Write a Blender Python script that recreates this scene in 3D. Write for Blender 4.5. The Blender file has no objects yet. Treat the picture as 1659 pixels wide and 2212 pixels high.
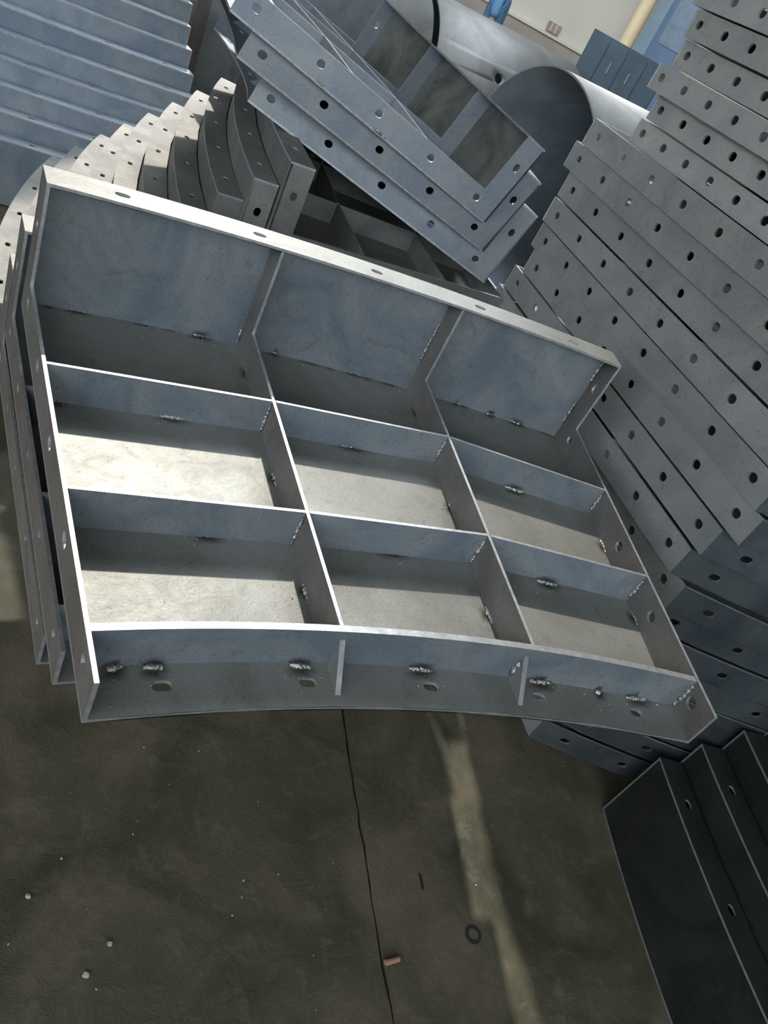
import bpy, bmesh, math, random
from mathutils import Vector, Matrix
from mathutils.geometry import tessellate_polygon

# ------------------------------------------------------------------ camera, light, exposure
SC = bpy.context.scene
COL = SC.collection
random.seed(7)
W, H, FPX = 1659, 2212, 1655.0
CAM_H = 1.88
cam_d = bpy.data.cameras.new('camera')
cam = bpy.data.objects.new('camera', cam_d)
COL.objects.link(cam)
cam_d.sensor_fit = 'VERTICAL'
cam_d.sensor_height = 32.0
cam_d.lens = 32.0 * FPX / H
cam_d.clip_end = 200
RW = Matrix(((0.87024, -0.49264, 0.0), (0.27776, 0.49066, -0.82589), (0.40687, 0.71872, 0.56383)))
cam.matrix_world = Matrix.Translation((0, 0, CAM_H)) @ RW.to_4x4()
SC.camera = cam

world = bpy.data.worlds.new('sky')
SC.world = world
world.use_nodes = True
wn = world.node_tree
bg = wn.nodes['Background']
bg.inputs[0].default_value = (0.79, 0.90, 1.0, 1)
bg.inputs[1].default_value = 5.0

sun_d = bpy.data.lights.new('sun', 'SUN')
sun_d.energy = 2.55
sun_d.angle = math.radians(1.0)
sun_d.color = (1.0, 0.93, 0.83)
sun = bpy.data.objects.new('sun', sun_d)
COL.objects.link(sun)
SUN_EL = math.radians(40)
sdir = Vector((-0.432 * math.cos(SUN_EL), 0.899 * math.cos(SUN_EL), math.sin(SUN_EL)))
sun.rotation_euler = sdir.to_track_quat('Z', 'Y').to_euler()
sun.location = (-3, 6, 6)

SC.view_settings.view_transform = 'Standard'
SC.view_settings.look = 'None'
SC.view_settings.exposure = 0.15
SC.view_settings.gamma = 1.0
SC.view_settings.use_curve_mapping = False

# ------------------------------------------------------------------ materials
def new_mat(name):
    m = bpy.data.materials.new(name)
    m.use_nodes = True
    nt = m.node_tree
    return m, nt, nt.nodes, nt.links, nt.nodes['Principled BSDF']

def steel(name, ca, cb, metallic=0.42, rough=0.46, bump=0.06, stain=(0.16, 0.13, 0.11), stain_amt=0.35, rust=0.0, rnd=0.12, scale=1.0):
    """mill scale steel: two mottled tones, streaks, darker handling stains, fine relief"""
    m, nt, N, Lk, b = new_mat(name)
    tc = N.new('ShaderNodeTexCoord')
    oi = N.new('ShaderNodeObjectInfo')
    off = N.new('ShaderNodeVectorMath'); off.operation = 'ADD'
    mul = N.new('ShaderNodeMath'); mul.operation = 'MULTIPLY'; mul.inputs[1].default_value = 37.0
    Lk.new(oi.outputs['Random'], mul.inputs[0])
    Lk.new(tc.outputs['Object'], off.inputs[0]); Lk.new(mul.outputs[0], off.inputs[1])
    n1 = N.new('ShaderNodeTexNoise'); n1.inputs['Scale'].default_value = 3.2 * scale; n1.inputs['Detail'].default_value = 6; n1.inputs['Roughness'].default_value = 0.6
    n1.inputs['Distortion'].default_value = 1.4
    Lk.new(off.outputs[0], n1.inputs['Vector'])
    r1 = N.new('ShaderNodeValToRGB'); r1.color_ramp.elements[0].position = 0.38; r1.color_ramp.elements[1].position = 0.62
    r1.color_ramp.elements[0].color = (*ca, 1); r1.color_ramp.elements[1].color = (*cb, 1)
    Lk.new(n1.outputs['Fac'], r1.inputs['Fac'])
    n2 = N.new('ShaderNodeTexNoise'); n2.inputs['Scale'].default_value = 11 * scale; n2.inputs['Detail'].default_value = 8; n2.inputs['Roughness'].default_value = 0.7
    n2.inputs['Distortion'].default_value = 2.2
    Lk.new(off.outputs[0], n2.inputs['Vector'])
    r2 = N.new('ShaderNodeValToRGB'); r2.color_ramp.elements[0].position = 0.56; r2.color_ramp.elements[1].position = 0.74
    r2.color_ramp.elements[0].color = (0, 0, 0, 1); r2.color_ramp.elements[1].color = (stain_amt,) * 3 + (1,)
    Lk.new(n2.outputs['Fac'], r2.inputs['Fac'])
    mx = N.new('ShaderNodeMixRGB'); mx.inputs['Color2'].default_value = (*stain, 1)
    Lk.new(r2.outputs['Color'], mx.inputs['Fac']); Lk.new(r1.outputs['Color'], mx.inputs['Color1'])
    hsv = N.new('ShaderNodeHueSaturation')
    mr = N.new('ShaderNodeMapRange'); mr.inputs['To Min'].default_value = 1 - rnd; mr.inputs['To Max'].default_value = 1 + rnd
    Lk.new(oi.outputs['Random'], mr.inputs['Value']); Lk.new(mr.outputs[0], hsv.inputs['Value'])
    Lk.new(mx.outputs[0], hsv.inputs['Color'])
    n4 = N.new('ShaderNodeTexNoise'); n4.inputs['Scale'].default_value = 70 * scale; n4.inputs['Detail'].default_value = 4; n4.inputs['Distortion'].default_value = 4.0
    Lk.new(off.outputs[0], n4.inputs['Vector'])
    r4 = N.new('ShaderNodeValToRGB'); r4.color_ramp.elements[0].position = 0.30; r4.color_ramp.elements[1].position = 0.46
    r4.color_ramp.elements[0].color = (0.62, 0.61, 0.60, 1); r4.color_ramp.elements[1].color = (1.02, 1.02, 1.02, 1)
    Lk.new(n4.outputs['Fac'], r4.inputs['Fac'])
    m4 = N.new('ShaderNodeMixRGB'); m4.blend_type = 'MULTIPLY'; m4.inputs['Fac'].default_value = 0.8
    Lk.new(hsv.outputs[0], m4.inputs['Color1']); Lk.new(r4.outputs[0], m4.inputs['Color2'])
    Lk.new(m4.outputs[0], b.inputs['Base Color'])
    b.inputs['Metallic'].default_value = metallic
    rr = N.new('ShaderNodeMapRange'); rr.inputs['To Min'].default_value = rough - 0.08; rr.inputs['To Max'].default_value = rough + 0.12
    Lk.new(n2.outputs['Fac'], rr.inputs['Value']); Lk.new(rr.outputs[0], b.inputs['Roughness'])
    n3 = N.new('ShaderNodeTexNoise'); n3.inputs['Scale'].default_value = 46 * scale; n3.inputs['Detail'].default_value = 5; n3.inputs['Distortion'].default_value = 3.0
    Lk.new(off.outputs[0], n3.inputs['Vector'])
    ad = N.new('ShaderNodeMath'); ad.operation = 'MULTIPLY_ADD'; ad.inputs[1].default_value = 0.35
    Lk.new(n3.outputs['Fac'], ad.inputs[0]); Lk.new(n1.outputs['Fac'], ad.inputs[2])
    bp = N.new('ShaderNodeBump'); bp.inputs['Strength'].default_value = bump; bp.inputs['Distance'].default_value = 0.02
    Lk.new(ad.outputs[0], bp.inputs['Height']); Lk.new(bp.outputs[0], b.inputs['Normal'])
    return m

def plain(name, col, rough=0.6, metallic=0.0, var=0.15, scale=8, bump=0.1, emis=None):
    m, nt, N, Lk, b = new_mat(name)
    tc = N.new('ShaderNodeTexCoord')
    n1 = N.new('ShaderNodeTexNoise'); n1.inputs['Scale'].default_value = scale; n1.inputs['Detail'].default_value = 6
    Lk.new(tc.outputs['Object'], n1.inputs['Vector'])
    r = N.new('ShaderNodeValToRGB')
    r.color_ramp.elements[0].position = 0.3; r.color_ramp.elements[1].position = 0.7
    r.color_ramp.elements[0].color = tuple(c * (1 - var) for c in col) + (1,)
    r.color_ramp.elements[1].color = tuple(min(1, c * (1 + var)) for c in col) + (1,)
    Lk.new(n1.outputs['Fac'], r.inputs['Fac']); Lk.new(r.outputs[0], b.inputs['Base Color'])
    b.inputs['Roughness'].default_value = rough; b.inputs['Metallic'].default_value = metallic
    bp = N.new('ShaderNodeBump'); bp.inputs['Strength'].default_value = bump; bp.inputs['Distance'].default_value = 0.01
    Lk.new(n1.outputs['Fac'], bp.inputs['Height']); Lk.new(bp.outputs[0], b.inputs['Normal'])
    if emis:
        b.inputs['Emission Color'].default_value = (*emis[0], 1); b.inputs['Emission Strength'].default_value = emis[1]
    return m

M_STEEL = steel('mill_steel', (0.235, 0.235, 0.215), (0.30, 0.305, 0.285), rough=0.5, metallic=0.45)
M_SCALE = steel('blue_mill_scale', (0.20, 0.24, 0.285), (0.335, 0.358, 0.36), rough=0.5, metallic=0.42, bump=0.10, stain_amt=0.5)
M_LIGHT = steel('light_blue_steel', (0.30, 0.335, 0.385), (0.39, 0.41, 0.42), rough=0.48, metallic=0.45)
M_OLIVE = steel('olive_grey_steel', (0.13, 0.135, 0.12), (0.26, 0.265, 0.24), rough=0.55, metallic=0.35, stain=(0.15, 0.10, 0.07), stain_amt=0.7)
M_ARC_SHADE = steel('shaded_blue_steel', (0.085, 0.102, 0.115), (0.15, 0.168, 0.175), rough=0.4, metallic=0.6)  # darker steel for the pile's front arcs, imitating the shade low down
M_PILE_LIT = steel('lit_grey_steel', (0.44, 0.445, 0.43), (0.53, 0.525, 0.50), rough=0.5, metallic=0.35)  # lighter copy of the pile steel, brighter light at its top painted in
M_BROWN = steel('brown_mill_scale', (0.205, 0.18, 0.165), (0.27, 0.255, 0.24), rough=0.52, metallic=0.45)
M_NEST = steel('mill_steel_nest', (0.20, 0.195, 0.185), (0.285, 0.275, 0.255), rough=0.58, metallic=0.35, stain_amt=0.5)
M_PILE = steel('mill_steel_grey', (0.34, 0.35, 0.34), (0.44, 0.435, 0.41), rough=0.55, metallic=0.35)
M_BLUE = steel('mill_steel_blue', (0.27, 0.325, 0.39), (0.385, 0.43, 0.455), rough=0.5, metallic=0.3)
M_DARK_SHADE = steel('mill_steel_dark_shade', (0.026, 0.030, 0.026), (0.048, 0.055, 0.048), rough=0.5)  # near-black stands in for shade on lower-right nest; other dark parts share it
M_EDGE = plain('cut_edge', (0.55, 0.56, 0.56), rough=0.4, metallic=0.7, var=0.2, scale=60, bump=0.08)
M_WELD = plain('weld_metal', (0.62, 0.62, 0.60), rough=0.25, metallic=0.95, var=0.35, scale=120, bump=0.8)
M_PIPE = steel('rolled_pipe_steel', (0.15, 0.15, 0.142), (0.215, 0.208, 0.195), rough=0.5, metallic=0.3, scale=0.5, bump=0.05)
M_PIPE_IN = steel('pipe_inside', (0.22, 0.26, 0.31), (0.30, 0.34, 0.38), metallic=0.3, rough=0.7, scale=0.5, bump=0.05)
M_WALL = plain('painted_wall', (0.74, 0.68, 0.56), rough=0.8, var=0.05, scale=1.5)
M_WAIN = plain('wainscot_paint', (0.40, 0.33, 0.28), rough=0.7, var=0.08, scale=3)
M_SHED = plain('shed_cladding', (0.24, 0.19, 0.155), rough=0.8, var=0.1, scale=1)
M_ROOF = plain('roof_sheet', (0.18, 0.14, 0.11), rough=0.8, var=0.1, scale=1)

def floor_mat():
    m, nt, N, Lk, b = new_mat('floor_concrete')
    tc = N.new('ShaderNodeTexCoord')
    n1 = N.new('ShaderNodeTexNoise'); n1.inputs['Scale'].default_value = 2.6; n1.inputs['Detail'].default_value = 9; n1.inputs['Roughness'].default_value = 0.62; n1.inputs['Distortion'].default_value = 0.8
    Lk.new(tc.outputs['Object'], n1.inputs['Vector'])
    r1 = N.new('ShaderNodeValToRGB'); e = r1.color_ramp.elements
    e[0].position = 0.34; e[0].color = (0.066, 0.064, 0.038, 1); e[1].position = 0.66; e[1].color = (0.185, 0.148, 0.105, 1)
    x = e.new(0.5); x.color = (0.115, 0.104, 0.064, 1)
    Lk.new(n1.outputs['Fac'], r1.inputs['Fac'])
    n2 = N.new('ShaderNodeTexNoise'); n2.inputs['Scale'].default_value = 14; n2.inputs['Detail'].default_value = 8; n2.inputs['Roughness'].default_value = 0.75; n2.inputs['Distortion'].default_value = 0.5
    Lk.new(tc.outputs['Object'], n2.inputs['Vector'])
    r2 = N.new('ShaderNodeValToRGB'); r2.color_ramp.elements[0].position = 0.52; r2.color_ramp.elements[1].position = 0.74
    r2.color_ramp.elements[0].color = (0, 0, 0, 1); r2.color_ramp.elements[1].color = (0.6, 0.6, 0.6, 1)
    Lk.new(n2.outputs['Fac'], r2.inputs['Fac'])
    mx = N.new('ShaderNodeMixRGB'); mx.inputs['Color2'].default_value = (0.24, 0.22, 0.17, 1)
    Lk.new(r2.outputs[0], mx.inputs['Fac']); Lk.new(r1.outputs[0], mx.inputs['Color1'])
    Lk.new(mx.outputs[0], b.inputs['Base Color'])
    rr = N.new('ShaderNodeMapRange'); rr.inputs['To Min'].default_value = 0.42; rr.inputs['To Max'].default_value = 0.7
    Lk.new(n1.outputs['Fac'], rr.inputs['Value']); Lk.new(rr.outputs[0], b.inputs['Roughness'])
    ad = N.new('ShaderNodeMath'); ad.operation = 'ADD'
    Lk.new(n1.outputs['Fac'], ad.inputs[0]); Lk.new(n2.outputs['Fac'], ad.inputs[1])
    bp = N.new('ShaderNodeBump'); bp.inputs['Strength'].default_value = 0.42; bp.inputs['Distance'].default_value = 0.02
    Lk.new(ad.outputs[0], bp.inputs['Height']); Lk.new(bp.outputs[0], b.inputs['Normal'])
    return m
M_FLOOR = floor_mat()
M_JOINT = plain('joint_dirt', (0.02, 0.018, 0.014), rough=0.9)

# ------------------------------------------------------------------ helpers
def finish(name, bm, mats, parent=None, smooth=False):
    me = bpy.data.meshes.new(name)
    bmesh.ops.recalc_face_normals(bm, faces=bm.faces)
    bm.to_mesh(me); bm.free()
    for mm in (mats if isinstance(mats, (list, tuple)) else [mats]):
        me.materials.append(mm)
    if smooth:
        for p in me.polygons: p.use_smooth = True
    return me

def link(name, me, parent=None, kind=None, label=None):
    o = bpy.data.objects.new(name, me)
    COL.objects.link(o)
    if parent: o.parent = parent
    if kind: o['kind'] = kind
    if label: o['label'] = label
    return o

def tag(o, label, cat, group=None):
    o['label'] = label; o['category'] = cat
    if group: o['group'] = group
    return o

def empty(name, mat, label, cat, group=None):
    o = bpy.data.objects.new(name, None)
    o.empty_display_size = 0.1
    COL.objects.link(o)
    o.matrix_world = mat
    return tag(o, label, cat, group)

def slot_pts(cu, cv, L, R, n=6, ang=0.0):
    """rounded slot outline, L = half straight length, R = end radius"""
    pts = []
    for i in range(n + 1):
        t = -math.pi / 2 + math.pi * i / n
        pts.append((L + R * math.cos(t), R * math.sin(t)))
    for i in range(n + 1):
        t = math.pi / 2 + math.pi * i / n
        pts.append((-L + R * math.cos(t), R * math.sin(t)))
    c, s = math.cos(ang), math.sin(ang)
    return [(cu + c * a - s * b, cv + s * a + c * b) for a, b in pts]

def cell(bm, u0, u1, v0, v1, fn, hole=None, nu=6, nv=1):
    """one rectangular cell of a plate in (u,v), optional hole outline, mapped by fn"""
    if hole is None:
        g = [[bm.verts.new(fn(u0 + (u1 - u0) * i / nu, v0 + (v1 - v0) * j / nv)) for j in range(nv + 1)] for i in range(nu + 1)]
        for i in range(nu):
            for j in range(nv):
                bm.faces.new((g[i][j], g[i + 1][j], g[i + 1][j + 1], g[i][j + 1]))
        return
    out = [(u0 + (u1 - u0) * i / nu, v0) for i in range(nu)] + [(u1, v0 + (v1 - v0) * j / nv) for j in range(nv)]
    out += [(u1 - (u1 - u0) * i / nu, v1) for i in range(nu)] + [(u0, v1 - (v1 - v0) * j / nv) for j in range(nv)]
    tri = tessellate_polygon([[Vector((a, b, 0)) for a, b in out], [Vector((a, b, 0)) for a, b in hole]])
    vs = [bm.verts.new(fn(a, b)) for a, b in out + hole]
    for t in tri:
        if len({t[0], t[1], t[2]}) == 3:
            try: bm.faces.new([vs[k] for k in t])
            except ValueError: pass

def thicken(bm, vec_fn, flip=False):
    """give an open surface thickness: second skin offset by vec_fn(co); rim faces get material 1"""
    bmesh.ops.remove_doubles(bm, verts=bm.verts, dist=1e-5)
    bmesh.ops.recalc_face_normals(bm, faces=bm.faces)
    src = list(bm.verts); fs = list(bm.faces)
    dup = {v: bm.verts.new(v.co + vec_fn(v.co)) for v in src}
    rim = [e for e in bm.edges if len(e.link_faces) == 1]
    for f in fs:
        bm.faces.new([dup[v] for v in reversed(f.verts)])
    for e in rim:
        a, b = e.verts
        nf = bm.faces.new((a, b, dup[b], dup[a])); nf.material_index = 1

def box(bm, x0, x1, y0, y1, z0, z1, mi=0, mtx=None):
    vs = [Vector((x, y, z)) for x in (x0, x1) for y in (y0, y1) for z in (z0, z1)]
    if mtx: vs = [mtx @ v for v in vs]
    vs = [bm.verts.new(v) for v in vs]
    for q in ((0, 1, 3, 2), (4, 6, 7, 5), (0, 4, 5, 1), (2, 3, 7, 6), (0, 2, 6, 4), (1, 5, 7, 3)):
        f = bm.faces.new([vs[i] for i in q]); f.material_index = mi

def plate_between(bm, p, q, z0, z1, th, side=1):
    """upright plate standing on the line p-q (2d) with thickness th; top and end faces are cut edges"""
    d = (Vector(q) - Vector(p)); n = Vector((-d.y, d.x)).normalized() * th * side
    a, b = Vector(p), Vector(q)
    pts = [a, b, b + n, a + n]
    lo = [bm.verts.new((v.x, v.y, z0)) for v in pts]; hi = [bm.verts.new((v.x, v.y, z1)) for v in pts]
    bm.faces.new(lo[::-1]); f = bm.faces.new(hi); f.material_index = 1
    for i in range(4):
        j = (i + 1) % 4
        f = bm.faces.new((lo[i], lo[j], hi[j], hi[i])); f.material_index = 1 if i in (1, 3) else 0

# ------------------------------------------------------------------ floor and shed
def prism(bm, pts, z0, z1, mi=0):
    lo = [bm.verts.new((x, y, z0)) for x, y in pts]; hi = [bm.verts.new((x, y, z1)) for x, y in pts]
    bm.faces.new(lo[::-1]).material_index = mi; bm.faces.new(hi).material_index = mi
    for i in range(len(pts)):
        j = (i + 1) % len(pts)
        bm.faces.new((lo[i], lo[j], hi[j], hi[i])).material_index = mi

bm = bmesh.new(); box(bm, -9, 9, -5, 15.2, -0.12, -0.03)
floor = link('floor', finish('floor', bm, M_JOINT), kind='structure')
# two poured slabs with a ragged open joint between them
s0, sd = Vector((0.19, 1.681)), Vector((0.493, -0.870))
rnd = random.Random(3)
ts = [-15.4] + [-1.2 + 0.05 * i for i in range(75)] + [7]
ja, jb = [], []
for t in ts:
    c = s0 + sd * t; wob = (rnd.random() - 0.5) * 0.007 + 0.012 * math.sin(t * 2.3)
    n = Vector((sd.y, -sd.x)); wd = 0.0022 + rnd.random() * 0.0022
    ja.append(c + n * (wob + wd)); jb.append(c + n * (wob - wd))
for k, line in enumerate((ja, jb)):
    bm = bmesh.new(); xo = -9 if k == 0 else 9
    top = [bm.verts.new((p.x, p.y, 0)) for p in line]; far = [bm.verts.new((xo, p.y, 0)) for p in line]
    low = [bm.verts.new((p.x, p.y, -0.035)) for p in line]
    for i in range(len(line) - 1):
        bm.faces.new((top[i], top[i + 1], far[i + 1], far[i])); bm.faces.new((low[i], low[i + 1], top[i + 1], top[i]))
    link('floor_slab', finish('floor_slab', bm, M_FLOOR), floor)

def struct_box(name, x0, x1, y0, y1, z0, z1, m):
    bm = bmesh.new(); box(bm, x0, x1, y0, y1, z0, z1)
    return link(name, finish(name, bm, m), kind='structure')

back = struct_box('wall_back', -9, 9, 15, 15.2, 0, 5.2, M_WALL)
bm = bmesh.new(); box(bm, -9, 9, 14.93, 14.998, 0.0, 1.50)
link('wainscot_panel', finish('wainscot_panel', bm, M_WAIN), back)
bm = bmesh.new(); box(bm, -9, 9, 14.90, 14.998, 1.50, 1.54)
link('dado_rail', finish('dado_rail', bm, M_WALL), back)
struct_box('wall_left', -9.2, -9, -5, 15.2, 0, 5.2, M_SHED)
struct_box('wall_front', -9.2, 9.2, -5.2, -5, 0, 2.8, M_SHED)  # unseen wall behind the camera, height set to let sky light in above
struct_box('wall_right', 9, 9.2, -5, 15.2, 0, 5.2, M_SHED)
# unseen roof; skylight bay sized to admit the sun and limit sky light
bm = bmesh.new()
for q in ((-9.2, 9.2, -5.2, 5.0), (-9.2, -4.6, 5.0, 12.0), (0.4, 9.2, 5.0, 12.0), (-9.2, 9.2, 12.0, 15.2)):
    box(bm, q[0], q[1], q[2], q[3], 5.2, 5.35)
link('ceiling', finish('ceiling', bm, M_ROOF), kind='structure')

# ------------------------------------------------------------------ the ring-segment form panel
R0, RB, RF = 3.608, 3.695, 4.710
AL = 0.16337                      # half opening angle
LW, HF, TH = 0.313, 0.0855, 0.007 # height of the upright wall, frame depth, plate thickness
T1, T2 = -0.055, 0.0520
Y0 = R0 * math.cos(AL)
R1N = (4.338, 4.337, 4.360, 4.328)
R2N = (3.987, 3.979, 4.003, 4.001)
SLA = [-0.131 + 0.0655 * i for i in range(5)]
def pol(r, t): return Vector((r * math.sin(t), r * math.cos(t) - Y0, 0))
def pol3(r, t, z): v = pol(r, t); v.z = z; return v

def build_panel_meshes(m_main):
    mats = [m_main, M_EDGE]
    std = m_main is M_STEEL
    m_blue = [M_SCALE if std else m_main, M_EDGE]; m_brown = [M_BROWN if std else m_main, M_EDGE]
    m_wall = [M_OLIVE if m_main is M_LIGHT else m_blue[0], M_EDGE]
    P = []   # (name, mesh)
    # base plate with slotted lip
    bm = bmesh.new()
    rm = R0 + 0.045
    for i in range(5):
        t0, t1_ = -AL + 2 * AL * i / 5, -AL + 2 * AL * (i + 1) / 5
        cell(bm, t0 * rm, t1_ * rm, R0, RB, lambda u, v: pol3(v, u / rm, 0), slot_pts(SLA[i] * rm, R0 + 0.047, 0.0065, 0.0095), nu=8)
        cell(bm, t0 * rm, t1_ * rm, RB, RF, lambda u, v: pol3(v, u / rm, 0), None, nu=8, nv=4)
    thicken(bm, lambda c: Vector((0, 0, -TH)))
    P.append(('base_plate', finish('base_plate', bm, mats)))
    # upright curved wall plate
    bm = bmesh.new()
    cell(bm, -AL, AL, 0.0, LW - TH, lambda u, v: pol3(RF, u, v), None, nu=40, nv=2)
    thicken(bm, lambda c: Vector((c.x, c.y + Y0, 0)).normalized() * -TH)
    P.append(('wall_plate', finish('wall_plate', bm, m_wall)))
    # top flange with slots
    bm = bmesh.new()
    rt = RF - HF / 2
    for i in range(5):
        t0, t1_ = -AL + 2 * AL * i / 5, -AL + 2 * AL * (i + 1) / 5
        cell(bm, t0 * rt, t1_ * rt, RF - HF, RF, lambda u, v: pol3(v, u / rt, LW), slot_pts(SLA[i] * rt, RF - HF * 0.5 - 0.003, 0.0065, 0.0095), nu=8)
    thicken(bm, lambda c: Vector((0, 0, -TH)))
    P.append(('top_flange', finish('top_flange', bm, mats)))
    # side flanges: bent strip, long leg + wall leg, round holes
    LS = RF - R0
    for sg in (-1, 1):
        bm = bmesh.new()
        fn = lambda u, v: pol3(R0 + u, sg * AL, v)
        hx = [0.060, 0.2985, 0.537, 0.7755, 1.014]
        ed = [0.0] + [(hx[i] + hx[i + 1]) / 2 for i in range(3)] + [(hx[3] + LS - HF) / 2, LS - HF * 0.0]
        ed = [0.0, 0.18, 0.418, 0.656, 0.894, LS - HF, LS]
        for i in range(4):
            cell(bm, ed[i], ed[i + 1], 0, HF, fn, slot_pts(hx[i], 0.047, 0.003, 0.0125), nu=2)
        # last cell of the long leg, hole near the bend
        out_u0, out_u1 = ed[4], LS
        cell(bm, out_u0, LS - 0.04, 0, HF, fn, slot_pts(1.008, 0.047, 0.003, 0.0125), nu=2)
        # bend corner and wall leg
        cell(bm, LS - 0.04, LS, 0, HF, fn, None, nu=1)
        cell(bm, LS - HF, LS, HF, LW - TH, fn, slot_pts(LS - HF * 0.52, 0.207, 0.003, 0.0125, ang=math.pi / 2), nu=2)
        nn = Vector((math.cos(sg * AL), -math.sin(sg * AL), 0)) * (-sg * TH)
        thicken(bm, lambda c: nn)
        P.append(('side_flange', finish('side_flange', bm, m_brown)))
    # two bent ribs
    for t in (T1, T2):
        bm = bmesh.new()
        s0_ = RB - R0 + 0.014
        fn = lambda u, v: pol3(R0 + u, t, v)
        cell(bm, s0_, LS - HF, 0, HF - 0.0015, fn, None, nu=4)
        cell(bm, LS - HF, LS - TH, 0, HF - 0.0015, fn, None, nu=1)
        cell(bm, LS - HF, LS - TH, HF - 0.0015, LW - TH, fn, None, nu=1)
        nn = Vector((math.cos(t), -math.sin(t), 0)) * TH
        thicken(bm, lambda c: nn)
        P.append(('rib', finish('rib', bm, m_brown)))
    # crossing bars in three lengths, two rows
    ths = (-AL, T1, T2, AL)
    for rn in (R1N, R2N):
        for i in range(3):
            g0 = 0.0075
            a = pol(rn[i], ths[i]); b = pol(rn[i + 1], ths[i + 1])
            d = (b - a).normalized(); a = a + d * g0; b = b - d * (0.001 if i < 2 else g0)
            bm = bmesh.new(); plate_between(bm, (a.x, a.y), (b.x, b.y), 0, HF, TH)
            P.append(('cross_bar', finish('cross_bar', bm, m_blue)))
    # heavier curved lip bar
    bm = bmesh.new()
    cell(bm, -AL + 0.002, AL - 0.002, 0, HF - 0.001, lambda u, v: pol3(RB, u, v), None, nu=36)
    thicken(bm, lambda c: Vector((c.x, c.y + Y0, 0)).normalized() * 0.0135)
    P.append(('lip_bar', finish('lip_bar', bm, m_blue)))
    for t in (T1 * 0.95, T2 * 0.98):
        bm = bmesh.new()
        w = 0.005
        for s in (0,):
            pr = [pol3(RB, t, 0), pol3(R0 + 0.022, t, 0), pol3(RB, t, HF * 0.74)]
            nn = Vector((math.cos(t), -math.sin(t), 0)) * w
            A = [bm.verts.new(p - nn) for p in pr]; B = [bm.verts.new(p + nn) for p in pr]
            bm.faces.new(A); bm.faces.new(B[::-1])
            for i in range(3):
                j = (i + 1) % 3
                f = bm.faces.new((A[j], A[i], B[i], B[j])); f.material_index = 1
        P.append(('gusset', finish('gusset', bm, mats)))
    return P

def bead_mesh(p, q, r=0.0045, seed=0):
    """lumpy weld bead from p to q"""
    rg = random.Random(seed)
    p, q = Vector(p), Vector(q)
    d = q - p; Ln = d.length; d.normalize()
    up = Vector((0, 0, 1)) if abs(d.z) < 0.9 else Vector((1, 0, 0))
    s = d.cross(up).normalized(); u = s.cross(d).normalized()
    n = max(5, int(Ln / 0.0035)); rings = []
    bm = bmesh.new()
    for i in range(n + 1):
        f = i / n
        rr = r * (0.75 + 0.5 * rg.random()) * (math.sin(math.pi * min(1, max(0.0, f * 0.96 + 0.02))) ** 0.35)
        c = p + d * Ln * f + s * (rg.random() - 0.5) * r * 0.5
        rings.append([bm.verts.new(c + (s * math.cos(k * math.pi / 3) * 1.3 + u * math.sin(k * math.pi / 3)) * rr * (0.85 + 0.3 * rg.random())) for k in range(6)])
    for i in range(n):
        for k in range(6):
            bm.faces.new((rings[i][k], rings[i][(k + 1) % 6], rings[i + 1][(k + 1) % 6], rings[i + 1][k]))
    bm.faces.new(rings[0][::-1]); bm.faces.new(rings[-1])
    return finish('weld_bead', bm, M_WELD, smooth=True)

BEADS = [(-0.67, 1.101, -0.619, 1.11), (-0.519, 1.123, -0.473, 1.129), (-0.717, 1.097, -0.705, 1.098), (-0.446, 1.135, -0.426, 1.139), (-0.379, 1.131, -0.335, 1.135), (-0.17, 1.15, -0.15, 1.141), (-0.081, 1.151, -0.023, 1.152), (-0.008, 1.152, 0.013, 1.151), (0.052, 1.149, 0.097, 1.149), (0.105, 1.149, 0.128, 1.147), (0.157, 1.15, 0.217, 1.144), (0.4, 1.129, 0.45, 1.13), (0.513, 1.114, 0.54, 1.116), (0.594, 1.109, 0.643, 1.098), (0.706, 1.101, 0.752, 1.089), (-0.47, 0.75, -0.409, 0.755), (-0.67, 0.725, -0.658, 0.729), (-0.045, 0.785, 0.036, 0.791), (0.433, 0.754, 0.493, 0.744), (-0.41, 0.4, -0.359, 0.408), (-0.025, 0.432, 0.049, 0.439), (0.38, 0.411, 0.439, 0.404), (-0.56, 0.087, -0.534, 0.094), (-0.505, 0.095, -0.474, 0.097), (-0.268, 0.12, -0.229, 0.117), (-0.036, 0.131, 0.014, 0.13), (0.23, 0.123, 0.285, 0.122), (0.39, 0.108, 0.407, 0.108), (0.469, 0.099, 0.529, 0.098), (-0.246, 1.035, -0.239, 0.97), (-0.229, 0.63, -0.223, 0.579), (-0.211, 0.308, -0.206, 0.267), (0.249, 1.041, 0.246, 0.977), (0.221, 0.643, 0.224, 0.589), (0.198, 0.307, 0.2, 0.26), (0.681, 0.602, 0.676, 0.543), (0.639, 0.352, 0.634, 0.303)]

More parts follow.
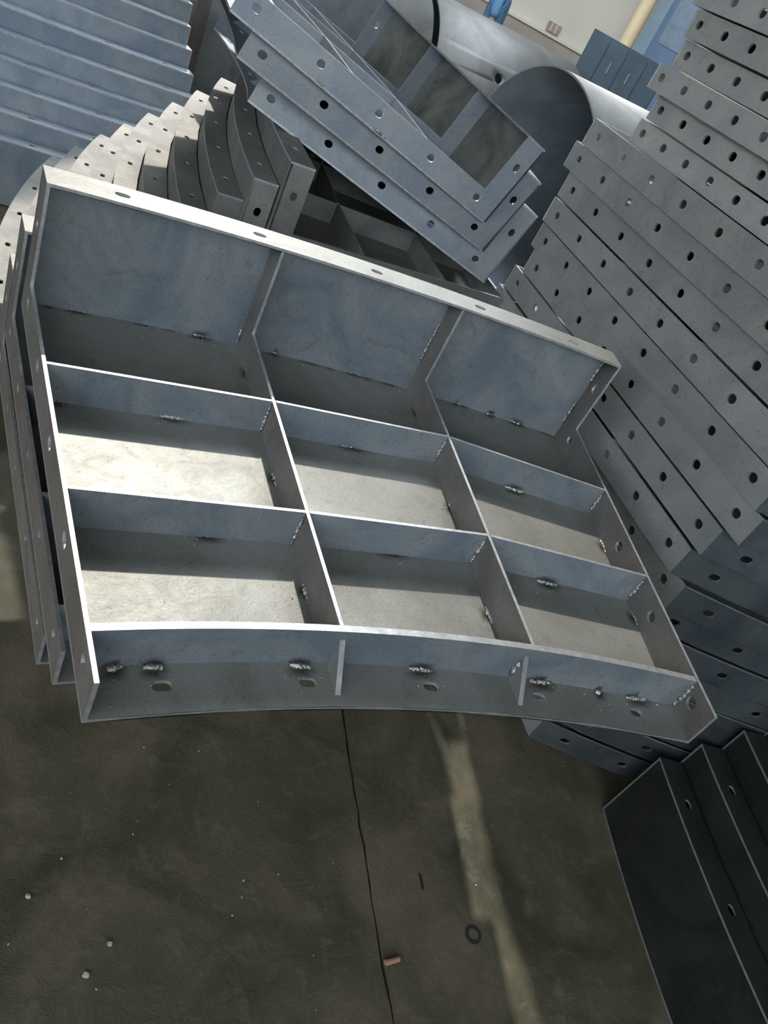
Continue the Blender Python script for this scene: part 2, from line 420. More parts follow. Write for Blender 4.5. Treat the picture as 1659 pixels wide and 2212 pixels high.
def soot_mat():
    m, nt, N, Lk, b = new_mat('weld_soot')
    b.inputs['Base Color'].default_value = (0.022, 0.018, 0.014, 1); b.inputs['Roughness'].default_value = 0.8
    tc = N.new('ShaderNodeTexCoord'); ln = N.new('ShaderNodeVectorMath'); ln.operation = 'LENGTH'
    Lk.new(tc.outputs['Object'], ln.inputs[0])
    nz = N.new('ShaderNodeTexNoise'); nz.inputs['Scale'].default_value = 2.5; nz.inputs['Detail'].default_value = 5
    Lk.new(tc.outputs['Object'], nz.inputs['Vector'])
    a1 = N.new('ShaderNodeMath'); a1.operation = 'MULTIPLY_ADD'; a1.inputs[1].default_value = 0.9
    Lk.new(nz.outputs['Fac'], a1.inputs[0]); Lk.new(ln.outputs['Value'], a1.inputs[2])
    r = N.new('ShaderNodeMapRange'); r.inputs['From Min'].default_value = 0.55; r.inputs['From Max'].default_value = 1.25; r.inputs['To Min'].default_value = 0.62; r.inputs['To Max'].default_value = 0.0
    Lk.new(a1.outputs[0], r.inputs['Value']); Lk.new(r.outputs[0], b.inputs['Alpha'])
    return m
M_SOOT = soot_mat()
def disc_mesh():
    bm = bmesh.new()
    bmesh.ops.create_circle(bm, cap_ends=True, segments=20, radius=1.0)
    return finish('soot_mark', bm, M_SOOT)
SOOT = disc_mesh()
def soot(r, c, ax, u, ra, rb):
    """thin burnt stain: centre c, long axis ax, second axis u"""
    o = link('soot_mark', SOOT, r)
    ax = Vector(ax).normalized(); u = (Vector(u) - ax * ax.dot(Vector(u))).normalized(); n = ax.cross(u)
    m = Matrix((ax, u, n)).transposed().to_4x4()
    o.matrix_local = Matrix.Translation(Vector(c) + n * 0.0006) @ m @ Matrix.Diagonal((ra, rb, 1, 1))
PANEL_MESHES = {}
def place_panel(mtx, label, group, mat=None, key='std', beads=0):
    mat = mat or M_STEEL
    if key not in PANEL_MESHES: PANEL_MESHES[key] = build_panel_meshes(mat)
    r = empty('form_panel', mtx, label, 'steel panel', group)
    for nm, me in PANEL_MESHES[key]:
        link(nm, me, r)
    if beads: add_beads(r)
    return r

def snap(x, y):
    """settle a bead on the joint it belongs to"""
    r = math.hypot(x, y + Y0); t = math.atan2(x, y + Y0)
    return r, t
def add_beads(r):
    k = 0
    for x0, y0, x1, y1 in BEADS:
        link('weld_bead', bead_mesh((x0, y0, 0.002), (x1, y1, 0.002), 0.0052, k), r); k += 1
        d_ = Vector((x1 - x0, y1 - y0, 0)); c_ = Vector(((x0 + x1) / 2, (y0 + y1) / 2, 0))
        if abs(d_.x) > abs(d_.y):
            fwd = Vector((0, -1, 0)); dn = d_.normalized(); s_ = dn if dn.cross(fwd).z > 0 else -dn
            soot(r, c_ - Vector((0, 0.008, 0)), s_, fwd, d_.length * 0.75 + 0.012, 0.022)
            soot(r, c_ + Vector((0, 0.0035 if y0 < 0.9 else -0.004, 0.008)), dn, Vector((0, 0, 1)), d_.length * 0.6 + 0.008, 0.014)
        else:
            soot(r, c_ + Vector((-0.008, 0, 0)), Vector((0, 1, 0)), Vector((-1, 0, 0)), d_.length * 0.7, 0.02)
    # spatter droplets
    bm = bmesh.new(); rg = random.Random(5)
    for b_ in BEADS:
        for q in range(7):
            f = rg.random(); x = b_[0] + (b_[2] - b_[0]) * f + rg.gauss(0, 0.018); y = b_[1] + (b_[3] - b_[1]) * f - abs(rg.gauss(0, 0.022)) - 0.004
            rr = rg.uniform(0.0007, 0.0017)
            t_ = math.atan2(x, y + Y0)
            if math.hypot(x, y + Y0) < R0 + 0.005 or abs(t_) > AL - 0.006: continue
            bmesh.ops.create_icosphere(bm, subdivisions=1, radius=rr, matrix=Matrix.Translation((x, y, rr * 0.5)))
    link('weld_spatter', finish('weld_spatter', bm, M_WELD), r, kind='stuff')
    ths = (-AL, T1, T2, AL)
    for rn in (R1N, R2N, (RB,) * 4):
        for i in (1, 2, 3):
            if rn[0] == RB and i != 3: continue
            t = ths[i]; p = pol(rn[i], t); dx = Vector((math.cos(t), -math.sin(t), 0))
            p = p - dx * (0.003 if i < 3 else 0.010) + Vector((0, -0.003, 0))
            link('weld_bead', bead_mesh((p.x, p.y, 0.004), (p.x, p.y, HF * 0.86), 0.004, 100 + k), r); k += 1
    for t, z0, z1 in ((T1, 0.01, 0.05), (T2, 0.10, 0.22), (AL - 0.0017, 0.05, 0.13), (AL - 0.0017, 0.19, 0.30)):
        dx = Vector((math.cos(t), -math.sin(t), 0)); p = pol(RF - TH - 0.002, t) - dx * 0.004
        link('weld_bead', bead_mesh((p.x, p.y, z0), (p.x, p.y, z1), 0.0036, 200 + k), r); k += 1
    for t in (T1 * 0.95, T2 * 0.98):
        dx = Vector((math.cos(t), -math.sin(t), 0)); p = pol(RB - 0.003, t) + dx * (-0.008 if t > 0 else 0.008)
        link('weld_bead', bead_mesh((p.x, p.y, 0.01), (p.x, p.y, 0.05), 0.0045, 300 + k), r); k += 1

def mat_yaw(T, yaw): return Matrix.Translation(T) @ Matrix.Rotation(yaw, 4, 'Z')
def mat_rot(T, rows): return Matrix.Translation(T) @ Matrix(rows).to_4x4()
D = 0.38
YM = 0.56035
# foreground stack of three
FG = 'open ribbed panels nested in the foreground stack'
place_panel(mat_yaw((0.278, 0.923, 0.536 + D), YM), 'large open ribbed steel panel with sunlit cells, topmost in the foreground', FG, key='std', beads=1)
place_panel(mat_yaw((0.147, 1.093, 0.330 + D), YM + 0.011), 'ribbed steel panel directly under the large foreground panel, its edge showing at the left', FG)
place_panel(mat_yaw((0.033, 1.250, 0.130 + D), YM + 0.018), 'lowest ribbed steel panel of the foreground stack, outermost at the left', FG)
# centre stack of three, tipped over the nested ones
CG = 'tipped panels stacked behind the foreground panel'
place_panel(mat_rot((-1.49, 2.88, 1.139 + D), ((0.6487, 0.7263, 0.2271), (-0.7598, 0.635, 0.1394), (-0.0429, -0.263, 0.9638))), 'tipped ribbed panel on top of the centre stack, its three bays open to view', CG, M_LIGHT, 'centre', beads=1)
place_panel(mat_rot((-1.451, 2.976, 1.044 + D), ((0.6199, 0.7458, 0.2438), (-0.7805, 0.6181, 0.0936), (-0.0809, -0.2483, 0.9653))), 'middle tipped panel of the centre stack, holed flange between two others', CG, M_LIGHT, 'centre')
place_panel(mat_rot((-1.408, 3.193, 0.836 + D), ((0.5455, 0.816, 0.1912), (-0.8376, 0.5222, 0.1606), (0.0312, -0.2478, 0.9683))), 'lowest tipped panel of the centre stack, bluish holed flange with rusty corner', CG, M_LIGHT, 'centre')
# left nest: curved top flanges fanning out
NEST = [(-0.1915, 3.6675, 0.4930, 2.0464), (-0.2776, 3.6317, 0.4001, 2.0450), (-0.3674, 3.6083, 0.3069, 2.0444), (-0.4436, 3.5559, 0.2145, 2.0443), (-0.5246, 3.5138, 0.1219, 2.0449),
        (-0.6157, 3.4889, 0.0287, 2.0461), (-0.7072, 3.4654, -0.0646, 2.0479), (-0.7947, 3.4304, -0.1575, 2.0504), (-0.8737, 3.3782, -0.2499, 2.0535), (-0.9617, 3.3474, -0.3429, 2.0573)]
ORD = ['first', 'second', 'third', 'fourth', 'fifth', 'sixth', 'seventh', 'eighth', 'ninth', 'tenth']
for k, (x, y, z, yw) in enumerate(NEST):
    z += D; 
    tilt = Matrix.Rotation(math.radians(1.4), 4, Vector((-0.84, -0.54, 0)))
    if k == 9: z = max(z, 0.04)
    lab = 'top ribbed panel of the fanned nest, opening under the tipped stack' if k == 0 else ('curved-topped panel in the fan of nested arcs, %s from its top panel' % ORD[k])
    if k == 9: lab = 'outermost and lowest curved-topped panel of the fan, at the left picture edge'
    place_panel(mat_yaw((x, y, z), yw) @ Matrix(((1, 0, 0, 0), (0, 1, 0, 0), (0, 0, 1, 0), (0, 0, 0, 1))), lab, 'panels nested in a fan of arcs', M_NEST, 'nest')
# blue nest at the far left, seen from its back
BLUE = [(-3.5321, 4.9606, 0.2829, -2.4952), (-3.465, 4.9088, 0.1899, -2.4976), (-3.3833, 4.8346, 0.0969, -2.4999), (-3.3088, 4.7745, 0.0039, -2.5023),
        (-3.3091, 4.6566, -0.0890, -2.5046), (-3.2146, 4.6079, -0.1821, -2.5070), (-3.1555, 4.5287, -0.2751, -2.5093), (-3.0755, 4.4568, -0.3681, -2.5117)]
dx, dy = 0.062, -0.076
BL = [(BLUE[0][0] - dx * 2, BLUE[0][1] - dy * 2, BLUE[0][2] + 0.186, -2.490), (BLUE[0][0] - dx, BLUE[0][1] - dy, BLUE[0][2] + 0.093, -2.4926)] + BLUE
for k, (x, y, z, yw) in enumerate(BL):
    lab = 'bluish panel of the stepped stack at top left, step %s from the floor' % ORD[9 - k]
    if k == 9: lab = 'lowest bluish panel at top left, its tall smooth back reaching the floor'
    if k == 0: lab = 'highest bluish panel of the stepped stack at top left'
    place_panel(mat_yaw((x, y, z + D), yw), lab, 'bluish panels stepped at the far left', M_BLUE, 'blue')
# dark nest at the lower right, its shade put into the steel colour
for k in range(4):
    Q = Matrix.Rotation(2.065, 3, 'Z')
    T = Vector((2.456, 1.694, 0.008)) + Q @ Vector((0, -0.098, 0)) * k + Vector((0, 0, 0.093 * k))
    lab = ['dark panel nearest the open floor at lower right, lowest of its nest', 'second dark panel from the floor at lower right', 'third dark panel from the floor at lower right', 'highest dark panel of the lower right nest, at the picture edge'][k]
    place_panel(mat_yaw(T, 2.065), lab, 'dark panels nested at lower right', M_DARK_SHADE, 'dark')

# ------------------------------------------------------------------ tall pile of flat panels on the right
DW = Vector((-0.5373, 0.8434, 0)); IN = Vector((0.8434, 0.5373, 0))
PB = Vector((0.76, 1.91, 0))
def flat_panel_meshes(n_holes, pitch, first_far, ln, hf, m_main):
    """frame in local axes: x along the long side flange (near corner at 0), y inward, z up"""
    mats = [m_main, M_EDGE]; P = []
    fd = Vector((-0.279, 0.960, 0)).normalized(); fl = 1.30
    hs = [ln - first_far - pitch * i for i in range(n_holes)]
    hs = sorted(x for x in hs if x > 0.02)
    # long side flange with holes
    bm = bmesh.new()
    ed = [0] + [(hs[i] + hs[i + 1]) / 2 for i in range(len(hs) - 1)] + [ln]
    for i, hx in enumerate(hs):
        cell(bm, ed[i], ed[i + 1], 0, hf, lambda u, v: Vector((u, 0, v)), slot_pts(hx, hf * 0.53, 0.0035, 0.0125), nu=2)
    thicken(bm, lambda c: Vector((0, TH, 0)))
    P.append(('side_flange', finish('side_flange', bm, mats)))
    # curved front flange
    bm = bmesh.new()
    sg = 0.055
    nrm = Vector((fd.y, -fd.x, 0)) * -1
    def fr(u, v, off=0.0):
        q = u / fl
        return fd * u + Vector((-0.96, -0.279, 0)) * (4 * sg * q * (1 - q) - off) + Vector((0, 0, v))
    nh = 6
    for i in range(nh):
        u0, u1 = fl * i / nh, fl * (i + 1) / nh
        cell(bm, u0, u1, 0, hf, fr, slot_pts((u0 + u1) / 2, hf * 0.5, 0.006, 0.0115), nu=4)
    thicken(bm, lambda c: Vector((0.96, 0.279, 0)) * TH)
    P.append(('front_flange', finish('front_flange', bm, [M_ARC_SHADE, M_EDGE])))
    # far and right flanges, face plate
    a = Vector((ln, 0, 0)); b = Vector((ln - 0.35, 1.15, 0)); c = fd * fl
    bm = bmesh.new(); plate_between(bm, (a.x, a.y), (b.x, b.y), 0, hf, TH, side=1); P.append(('end_flange', finish('end_flange', bm, mats)))
    bm = bmesh.new(); plate_between(bm, (b.x, b.y), (c.x, c.y), 0, hf, TH, side=1); P.append(('end_flange', finish('end_flange', bm, mats)))
    bm = bmesh.new()
    pts = [fr(fl * i / 12, 0, 0.004) for i in range(13)] + [b, a]
    prism(bm, [(p.x, p.y) for p in pts], 0, TH); P.append(('face_plate', finish('face_plate', bm, mats)))
    for f in (0.33, 0.66):
        p = a * f + Vector((0, TH, 0)); q = c * (1 - f) + b * f
        bm = bmesh.new(); plate_between(bm, (p.x, p.y), (q.x, q.y), TH, hf - 0.002, TH); P.append(('rib', finish('rib', bm, mats)))
    return P
FB = flat_panel_meshes(8, 0.1968, 0.077, 1.525, 0.0925, M_PILE)
FA = flat_panel_meshes(11, 0.1385, 0.050, 1.530, 0.0755, M_PILE_LIT)
def place_flat(meshes, s, z, off, yaw, label):
    o = PB + DW * s + IN * off; o.z = z
    m = Matrix.Translation(o) @ Matrix.Rotation(yaw, 4, 'Z') @ Matrix(((DW.x, IN.x, 0, 0), (DW.y, IN.y, 0, 0), (0, 0, 1, 0), (0, 0, 0, 1)))
    r = empty('flat_panel', m, label, 'steel panel', 'flat panels piled up at the right')
    for nm, me in meshes: link(nm, me, r)
# (near end along the wall, bottom z, inward offset)
ZB = [('B', -0.062, 1.566, -0.012), ('C', -0.012, 1.471, -0.004), ('D', -0.050, 1.375, 0.014), ('E', -0.072, 1.279, -0.004), ('F', -0.085, 1.182, -0.002), ('G', -0.117, 1.088, 0.002),
      ('H', -0.055, 0.989, 0.0), ('I', -0.030, 0.890, -0.010), ('J', -0.075, 0.795, 0.02), ('K', -0.03, 0.700, 0.0), ('L', -0.05, 0.605, 0.01), ('M', -0.04, 0.510, 0.0), ('N', -0.05, 0.415, 0.008),
      ('O', -0.045, 0.320, 0.0), ('P', -0.06, 0.225, 0.006), ('Q', -0.05, 0.110, -0.005)]
NB = len(ZB)
FLOORS = ORD + ['eleventh', 'twelfth', 'thirteenth', 'fourteenth', 'fifteenth', 'sixteenth', 'seventeenth']
for i, (c, s, z, off) in enumerate(ZB):
    n_up = NB - 1 - i
    names = ['lowest flat panel of the right pile, just above the floor blocks'] + ['%s flat panel up from the floor in the right pile' % FLOORS[j] for j in range(1, NB)]
    lab = names[n_up]
    if i == 0: lab = 'bright wide flat panel in the right pile, first below the closely drilled ones'
    place_flat(FB, s, z, off, 0, lab)
ZA = [(-0.285, 1.660, 0.010), (-0.320, 1.742, 0.000), (-0.275, 1.818, -0.030), (-0.290, 1.899, 0.000), (-0.295, 1.980, -0.022), (-0.268, 2.060, -0.034), (-0.290, 2.140, 0.0)]
UP = ['lowest', 'second', 'third', 'fourth', 'fifth', 'sixth', 'topmost']
for i, (s, z, off) in enumerate(ZA):
    place_flat(FA, s, z, off, 0, '%s of the closely drilled flat panels on top of the right pile' % UP[i])
# blocks under the pile
for k, (s, i_) in enumerate(((0.25, 0.12), (1.1, 0.12), (0.25, 0.85), (1.1, 0.85))):
    bm = bmesh.new(); o = PB + DW * s + IN * i_
    m = Matrix(((DW.x, IN.x, 0, o.x), (DW.y, IN.y, 0, o.y), (0, 0, 1, 0), (0, 0, 0, 1)))
    box(bm, -0.05, 0.05, -0.12, 0.12, 0.0, 0.110, 0, m)
    tag(link('timber_block', finish('timber_block', bm, plain('timber%d' % k, (0.10, 0.07, 0.045)))), 'dark timber block hidden in shade under the right pile', 'block', 'blocks under the right pile')

# ------------------------------------------------------------------ trestles of box section under the foreground stack
def trestle(c, ang, top, ln, label):
    m = Matrix.Translation((c[0], c[1], 0)) @ Matrix.Rotation(ang, 4, 'Z')
    r = empty('steel_trestle', m, label, 'trestle', 'trestles under the foreground stack')
    def tube(nm, x0, x1, y0, y1, z0, z1, axis):
        bm = bmesh.new(); t = 0.004
        # hollow rectangular tube open at both ends along its axis
        if axis == 'x': ring = lambda x, e: [(x, y0 + e, z0 + e), (x, y1 - e, z0 + e), (x, y1 - e, z1 - e), (x, y0 + e, z1 - e)]; ends = (x0, x1)
        elif axis == 'y': ring = lambda y, e: [(x0 + e, y, z0 + e), (x1 - e, y, z0 + e), (x1 - e, y, z1 - e), (x0 + e, y, z1 - e)]; ends = (y0, y1)
        else: ring = lambda z, e: [(x0 + e, y0 + e, z), (x1 - e, y0 + e, z), (x1 - e, y1 - e, z), (x0 + e, y1 - e, z)]; ends = (z0, z1)
        A = [bm.verts.new(p) for p in ring(ends[0], 0)]; B = [bm.verts.new(p) for p in ring(ends[1], 0)]
        Ai = [bm.verts.new(p) for p in ring(ends[0], t)]; Bi = [bm.verts.new(p) for p in ring(ends[1], t)]
        for i in range(4):
            j = (i + 1) % 4
            bm.faces.new((A[i], A[j], B[j], B[i])); bm.faces.new((Ai[j], Ai[i], Bi[i], Bi[j]))
            bm.faces.new((A[j], A[i], Ai[i], Ai[j])).material_index = 1; bm.faces.new((B[i], B[j], Bi[j], Bi[i])).material_index = 1
        link(nm, finish(nm, bm, [M_DARK_SHADE, M_EDGE]), r)
    tube('top_beam', -ln / 2, ln / 2, -0.04, 0.04, top - 0.08, top, 'x')
    for s in (-1, 1):
        x = s * (ln / 2 - 0.30)
        tube('leg', x - 0.03, x + 0.03, -0.03, 0.03, 0.06, top - 0.08, 'z')
        tube('foot', x - 0.035, x + 0.035, -0.10, 0.10, 0.0, 0.06, 'y')
Qm = Matrix.Rotation(YM, 3, 'Z')
for yy, ln, lb in ((0.50, 1.05, 'box section trestle under the near side of the foreground stack'), (0.80, 1.30, 'box section trestle under the far side of the foreground stack')):
    c = Vector((0.033, 1.250, 0)) + Qm @ Vector((0, yy, 0))
    trestle(c, YM, 0.130 + D - TH, ln, lb)
# spacers between the three nested foreground panels
def spacer(base_T, yaw, lx, ly, z0, z1, label):
    bm = bmesh.new(); q = Matrix.Rotation(yaw, 3, 'Z'); c = Vector(base_T) + q @ Vector((lx, ly, 0))
    m = Matrix.Translation((c.x, c.y, 0)) @ Matrix.Rotation(yaw, 4, 'Z')
    box(bm, -0.035, 0.035, -0.03, 0.03, z0, z1, 0, m)
    tag(link('spacer_block', finish('spacer_block', bm, M_DARK_SHADE)), label, 'block', 'spacers inside the foreground stack')
for lx in (-0.45, 0.45):
    for ly in (0.35, 0.85):
        spacer((0.147, 1.093, 0), YM + 0.011, lx * (1 + 0.2 * ly), ly - 0.06, 0.330 + D, 0.536 + D - TH, 'steel spacer block hidden between the two upper foreground panels')
        spacer((0.033, 1.250, 0), YM + 0.018, lx * (1 + 0.2 * ly), ly - 0.06, 0.130 + D, 0.330 + D - TH, 'steel spacer block hidden between the two lower foreground panels')

# ------------------------------------------------------------------ rolled pipes behind
def pipe(cx, cy, R, az, s0_, s1_, label, holes=()):
    m = Matrix.Translation((cx, cy, R)) @ Matrix.Rotation(az, 4, 'Z')
    r = empty('steel_pipe', m, label, 'pipe', 'large rolled pipes behind the stacks')
    bm = bmesh.new(); t = 0.012; nc = 24; st = 2 * math.pi * R / nc
    fn = lambda u, v: Vector((u, R * math.sin(v / R), R * math.cos(v / R)))
    for k in range(nc):
        v0, v1 = st * (k - 0.5), st * (k + 0.5)
        hs = [h_ for h_ in holes if v0 <= h_[1] < v1]
        if hs:
            hu, hv, hr = hs[0]
            cell(bm, s0_, hu - 0.12, v0, v1, fn, None, nu=1, nv=4)
            cell(bm, hu - 0.12, hu + 0.12, v0, v1, fn, slot_pts(hu, hv, 0.0, hr, n=8), nu=1, nv=4)
            cell(bm, hu + 0.12, s1_, v0, v1, fn, None, nu=1, nv=4)
        else:
            cell(bm, s0_, s1_, v0, v1, fn, None, nu=1, nv=4)
    bmesh.ops.remove_doubles(bm, verts=bm.verts, dist=1e-5)
    outer = list(bm.faces)
    thicken(bm, lambda c: Vector((0, c.y, c.z)).normalized() * -t)
    for f in bm.faces:
        if f.material_index == 1: f.material_index = 2
    for f in bm.faces:
        if f.material_index == 0:
            c = f.calc_center_median()
            if math.hypot(c.y, c.z) < R - t * 0.75: f.material_index = 1
    me = finish('shell', bm, [M_PIPE, M_PIPE_IN, M_EDGE])
    for p in me.polygons: p.use_smooth = p.material_index != 2
    link('shell', me, r)
    return r
pipe(-0.4, 6.32, 0.80, 0.772, 0.0, 3.2, 'large open-ended steel pipe facing the camera, behind the tipped stack')
pipe(-0.713, 10.755, 0.75, 0.702, -2.06, 0.0, 'large steel pipe with a round hole, behind the open-ended pipe', holes=[(-1.238, 2 * math.pi * 0.75 - 1.109 * 0.75, 0.05)])
pipe(-0.713, 10.755, 0.75, 0.702, -5.6, -2.14, 'large steel pipe at top centre, end to end with the pipe beside it')

# tall box form behind the fan of arcs
bxm = Matrix.Translation((-2.49, 5.2, 0)) @ Matrix.Rotation(math.radians(32), 4, 'Z')
bxr = empty('box_form', bxm, 'tall plain steel box form standing behind the fan of arcs', 'steel box')
for nm, q, mt in (('front_plate', (0, 1.0, 0, 0.007, 0.0, 1.7), M_SCALE), ('side_plate', (-0.007, 0.0, 0, 0.8, 0.0, 1.7), M_BROWN), ('side_plate', (1.0, 1.007, 0, 0.8, 0.0, 1.7), M_BROWN), ('back_plate', (0, 1.0, 0.793, 0.8, 0, 1.7), M_SCALE), ('bottom_plate', (0.0, 1.0, 0.007, 0.793, 0.05, 0.057), M_SCALE)):
    bm = bmesh.new(); box(bm, *q); link(nm, finish(nm, bm, mt), bxr)

# ------------------------------------------------------------------ far wall things
def simple(name, boxes, mats, label, cat, group=None):
    bm = bmesh.new()
    for b_ in boxes: box(bm, *b_)
    o = link(name, finish(name, bm, mats)); return tag(o, label, cat, group)
# cabinet
cm = Matrix.Translation((-0.14, 10.9, 0))
cab = empty('tool_cabinet', cm, 'dark blue-grey tool cabinet with doors and shelf in front of the far wall', 'cabinet')
M_CAB = plain('cabinet_paint', (0.055, 0.085, 0.11), rough=0.5, var=0.2, scale=4)
M_CABL = plain('cabinet_line', (0.20, 0.25, 0.28), rough=0.5)
bm = bmesh.new(); box(bm, -0.5, 0.5, 0.0, 0.5, 0.0, 1.90); link('body', finish('body', bm, M_CAB), cab)
for (x0, x1, z0, z1) in ((-0.485, -0.27, 0.75, 1.86), (-0.255, -0.02, 1.38, 1.86), (-0.005, 0.235, 1.38, 1.86), (0.25, 0.485, 0.75, 1.86)):
    bm = bmesh.new(); box(bm, x0, x1, -0.02, -0.001, z0, z1); dr = link('door', finish('door', bm, M_CAB), cab)
    bm = bmesh.new(); box(bm, (x0 + x1) / 2 - 0.008, (x0 + x1) / 2 + 0.008, -0.035, -0.0205, (z0 + z1) / 2 - 0.06, (z0 + z1) / 2 + 0.06); link('handle', finish('handle', bm, M_CABL), dr)
bm = bmesh.new(); box(bm, -0.255, 0.235, -0.06, -0.001, 1.33, 1.36); link('shelf', finish('shelf', bm, M_CABL), cab)
bm = bmesh.new(); box(bm, -0.255, 0.235, -0.02, -0.001, 0.75, 1.30); link('drawer_front', finish('drawer_front', bm, M_CAB), cab)
# column
bm = bmesh.new()
bmesh.ops.create_cone(bm, cap_ends=True, segments=32, radius1=0.11, radius2=0.11, depth=5.2, matrix=Matrix.Translation((-0.31, 14.2, 2.6)))
me = finish('pillar', bm, plain('yellow_paint', (0.95, 0.74, 0.46), rough=0.5, var=0.04))
pl = link('pillar', me, kind='structure'); pl.name = 'trim_1'
# doors on the back wall
M_DLB = plain('door_light_blue', (0.42, 0.56, 0.66), rough=0.5, var=0.04)
M_DB = plain('door_blue', (0.18, 0.28, 0.44), rough=0.5, var=0.06)
d1 = link('door_1', None) if False else None
bm = bmesh.new(); box(bm, -0.19, 0.005, 14.86, 14.899, 0, 3.0); link('trim_2', finish('trim_2', bm, M_DLB), kind='structure')
bm = bmesh.new(); box(bm, 0.006, 0.60, 14.84, 14.899, 0, 3.0); dd = link('door_1', finish('door_1', bm, M_DB), kind='structure')
bm = bmesh.new(); box(bm, 0.10, 0.50, 14.825, 14.839, 2.15, 2.85); link('door_panel', finish('door_panel', bm, plain('door_panel_blue', (0.28, 0.36, 0.46), rough=0.4)), dd)
# fuse box
fb = empty('wall_cabinet', Matrix.Translation((-1.48, 15, 1.63)), 'small brownish box with two pale bars on the far wall above the rail', 'wall box')
bm = bmesh.new(); box(bm, -0.115, 0.115, -0.06, -0.001, -0.06, 0.07); link('box', finish('box', bm, plain('box_brown', (0.36, 0.28, 0.24))), fb)
for x in (-0.04, 0.045):
    bm = bmesh.new(); box(bm, x - 0.008, x + 0.008, -0.07, -0.0605, -0.055, 0.065); link('bar', finish('bar', bm, M_WALL), fb)

# ------------------------------------------------------------------ person far behind the pipes
def person(x, y, s):
    m = Matrix.Translation((x, y, 0))
    root = empty('person', m, 'person in a blue shirt seen from the side beyond the pipes', 'person')
    def skin(name, chain, mat, lvl=2):
        me = bpy.data.meshes.new(name); vs = [c[0] for c in chain['v']]
        me.from_pydata([tuple(Vector(v) * s) for v in vs], chain['e'], [])
        o = bpy.data.objects.new(name, me); COL.objects.link(o); o.parent = root
        sk = o.modifiers.new('skin', 'SKIN')
        for i, c in enumerate(chain['v']):
            me.skin_vertices[0].data[i].radius = (c[1] * s, c[2] * s)
        me.skin_vertices[0].data[0].use_root = True
        sb = o.modifiers.new('sub', 'SUBSURF'); sb.levels = lvl; sb.render_levels = lvl
        me.materials.append(mat)
        return o
    SKIN = plain('skin', (0.42, 0.24, 0.17), rough=0.6, var=0.05)
    SH = plain('blue_shirt', (0.10, 0.22, 0.36), rough=0.8, var=0.1)
    TR = plain('dark_trousers', (0.05, 0.055, 0.07), rough=0.8)
    # body (faces -x): pelvis root
    v = [((0, 0, .95), .13, .15), ((0, 0, 1.10), .11, .14), ((0.0, 0, 1.30), .12, .17), ((0, 0, 1.42), .09, .13), ((-.01, 0, 1.50), .055, .055), ((-.03, 0, 1.60), .085, .075), ((-.03, 0, 1.70), .07, .065),
         ((.0, .10, .88), .09, .09), ((-.02, .10, .48), .06, .06), ((.02, .10, .09), .04, .045), ((-.13, .10, .04), .035, .04),
         ((.0, -.10, .88), .09, .09), ((-.02, -.10, .48), .06, .06), ((.02, -.10, .09), .04, .045), ((-.13, -.10, .04), .035, .04),
         ((0, .19, 1.40), .055, .055), ((.03, .22, 1.14), .045, .045), ((-.20, .19, 1.06), .032, .032),
         ((0, -.19, 1.40), .055, .055), ((.03, -.22, 1.14), .045, .045), ((-.20, -.19, 1.06), .032, .032)]
    e = [(0, 1), (1, 2), (2, 3), (3, 4), (4, 5), (5, 6), (0, 7), (7, 8), (8, 9), (9, 10), (0, 11), (11, 12), (12, 13), (13, 14), (3, 15), (15, 16), (16, 17), (3, 18), (18, 19), (19, 20)]
    body = skin('body', {'v': v, 'e': e}, SKIN)
    vs_ = [((0, 0, .93), .16, .18), ((0, 0, 1.10), .13, .165), ((0, 0, 1.30), .14, .19), ((0, 0, 1.43), .105, .15),
           ((0, .20, 1.40), .072, .072), ((.03, .225, 1.18), .062, .062), ((0, -.20, 1.40), .072, .072), ((.03, -.225, 1.18), .062, .062)]
    skin('shirt', {'v': vs_, 'e': [(0, 1), (1, 2), (2, 3), (3, 4), (4, 5), (3, 6), (6, 7)]}, SH)
    vt = [((0, 0, .96), .145, .17), ((.0, .10, .86), .105, .10), ((-.02, .10, .48), .08, .08), ((.02, .10, .10), .065, .065), ((.0, -.10, .86), .105, .10), ((-.02, -.10, .48), .08, .08), ((.02, -.10, .10), .065, .065)]
    skin('trousers', {'v': vt, 'e': [(0, 1), (1, 2), (2, 3), (0, 4), (4, 5), (5, 6)]}, TR)
    hv = [((-.0, 0, 1.66), .10, .085), ((.01, 0, 1.73), .08, .07)]
    skin('hair', {'v': hv, 'e': [(0, 1)]}, plain('hair', (0.02, 0.018, 0.016), rough=0.7))
    for sy in (-1, 1):
        hv = [((-.20, .19 * sy, 1.06), .03, .028), ((-.27, .19 * sy, 1.05), .03, .022)]
        ed = [(0, 1)]
        for fi, (dy_, l) in enumerate(((-.028, .06), (-.010, .075), (.010, .07), (.027, .055))):
            i0 = len(hv)
            hv += [((-.30, .19 * sy + dy_, 1.045), .010, .010), ((-.30 - l, .19 * sy + dy_, 1.02), .008, .008)]
            ed += [(1, i0), (i0, i0 + 1)]
        i0 = len(hv); hv += [((-.24, .19 * sy - sy * .04, 1.055), .011, .011), ((-.29, .19 * sy - sy * .055, 1.045), .009, .009)]; ed += [(0, i0), (i0, i0 + 1)]
        skin('hand', {'v': hv, 'e': ed}, SKIN, 1)
    return root
person(-2.06, 12.6, 1.2)

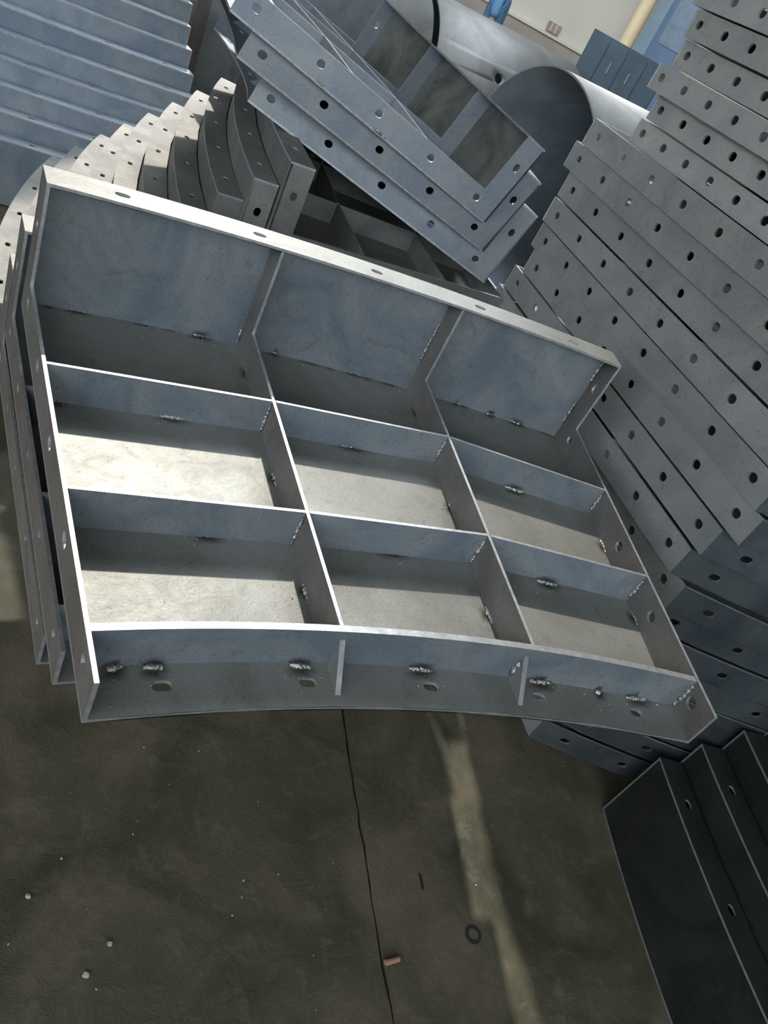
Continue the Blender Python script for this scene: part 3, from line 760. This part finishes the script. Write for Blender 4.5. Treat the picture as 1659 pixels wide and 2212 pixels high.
# ------------------------------------------------------------------ litter on the floor
def pebble(x, y, r, label, col, seed):
    rg = random.Random(seed); bm = bmesh.new()
    bmesh.ops.create_icosphere(bm, subdivisions=2, radius=r)
    for v in bm.verts:
        v.co *= 0.75 + 0.45 * rg.random(); v.co.z *= 0.55
    zmin = min(v.co.z for v in bm.verts)
    for v in bm.verts: v.co += Vector((x, y, -zmin))
    tag(link('chip', finish('chip', bm, col)), label, 'chip', 'pale chips scattered on the floor')
M_CHIP = plain('pale_chip', (0.55, 0.52, 0.45), rough=0.8)
CH = [((-0.265, 0.760), 0.006, 'largest pale chip on the floor near the left edge'), ((-0.067, 0.684), 0.0075, 'round pale pebble on the dark floor, lower left'), ((-0.057, 0.758), 0.006, 'flat pale flake with a smeared mark on the lower left floor')]
for k, ((x, y), r, lb) in enumerate(CH): pebble(x, y, r, lb, M_CHIP, k)
rg = random.Random(11)
for k in range(26):
    x, y = rg.uniform(-0.35, 0.75), rg.uniform(0.62, 1.35)
    pebble(x, y, rg.uniform(0.0012, 0.003), 'tiny pale chip, smallest kind lying on the dark floor', M_CHIP, 50 + k)
# brown stub by the joint
bm = bmesh.new()
c0, c1 = Vector((0.553, 1.021, 0.0075)), Vector((0.585, 1.047, 0.0075))
d = (c1 - c0); mtx = Matrix.Translation((c0 + c1) / 2) @ d.to_track_quat('Z', 'Y').to_matrix().to_4x4()
bmesh.ops.create_cone(bm, cap_ends=True, segments=14, radius1=0.0075, radius2=0.0068, depth=d.length, matrix=mtx)
bmesh.ops.bevel(bm, geom=[e for e in bm.edges], offset=0.0008, segments=1, affect='EDGES')
tag(link('stub', finish('stub', bm, plain('tan_stub', (0.45, 0.26, 0.15), rough=0.7))), 'short tan stub lying across the floor joint', 'stub')
# dark ring stain, built as a thin raised ring
bm = bmesh.new(); n = 32
for (ra, rb_) in ((0.016, 0.024),):
    A = [bm.verts.new((0.768 + ra * math.cos(t * 2 * math.pi / n), 1.209 + ra * math.sin(t * 2 * math.pi / n), 0.0)) for t in range(n)]
    B = [bm.verts.new((0.768 + rb_ * math.cos(t * 2 * math.pi / n), 1.209 + rb_ * math.sin(t * 2 * math.pi / n), 0.0)) for t in range(n)]
    A2 = [bm.verts.new(v.co + Vector((0, 0, 0.0025))) for v in A]; B2 = [bm.verts.new(v.co + Vector((0, 0, 0.0025))) for v in B]
    for i in range(n):
        j = (i + 1) % n
        bm.faces.new((A2[i], B2[i], B2[j], A2[j])); bm.faces.new((A[j], B[j], B[i], A[i])); bm.faces.new((B[i], B[j], B2[j], B2[i])); bm.faces.new((A[j], A[i], A2[i], A2[j]))
tag(link('ring_mark', finish('ring_mark', bm, plain('ring_mark_dark', (0.05, 0.05, 0.04), rough=0.6, metallic=0.3))), 'dark ring mark on the floor right of the joint', 'ring_mark')
bm = bmesh.new(); box(bm, -0.003, 0.003, -0.02, 0.02, 0, 0.003, 0, Matrix.Translation((0.591, 1.271, 0)) @ Matrix.Rotation(0.5, 4, 'Z'))
tag(link('nail', finish('nail', bm, M_DARK_SHADE)), 'short dark strip of metal on the floor beside the joint', 'scrap')
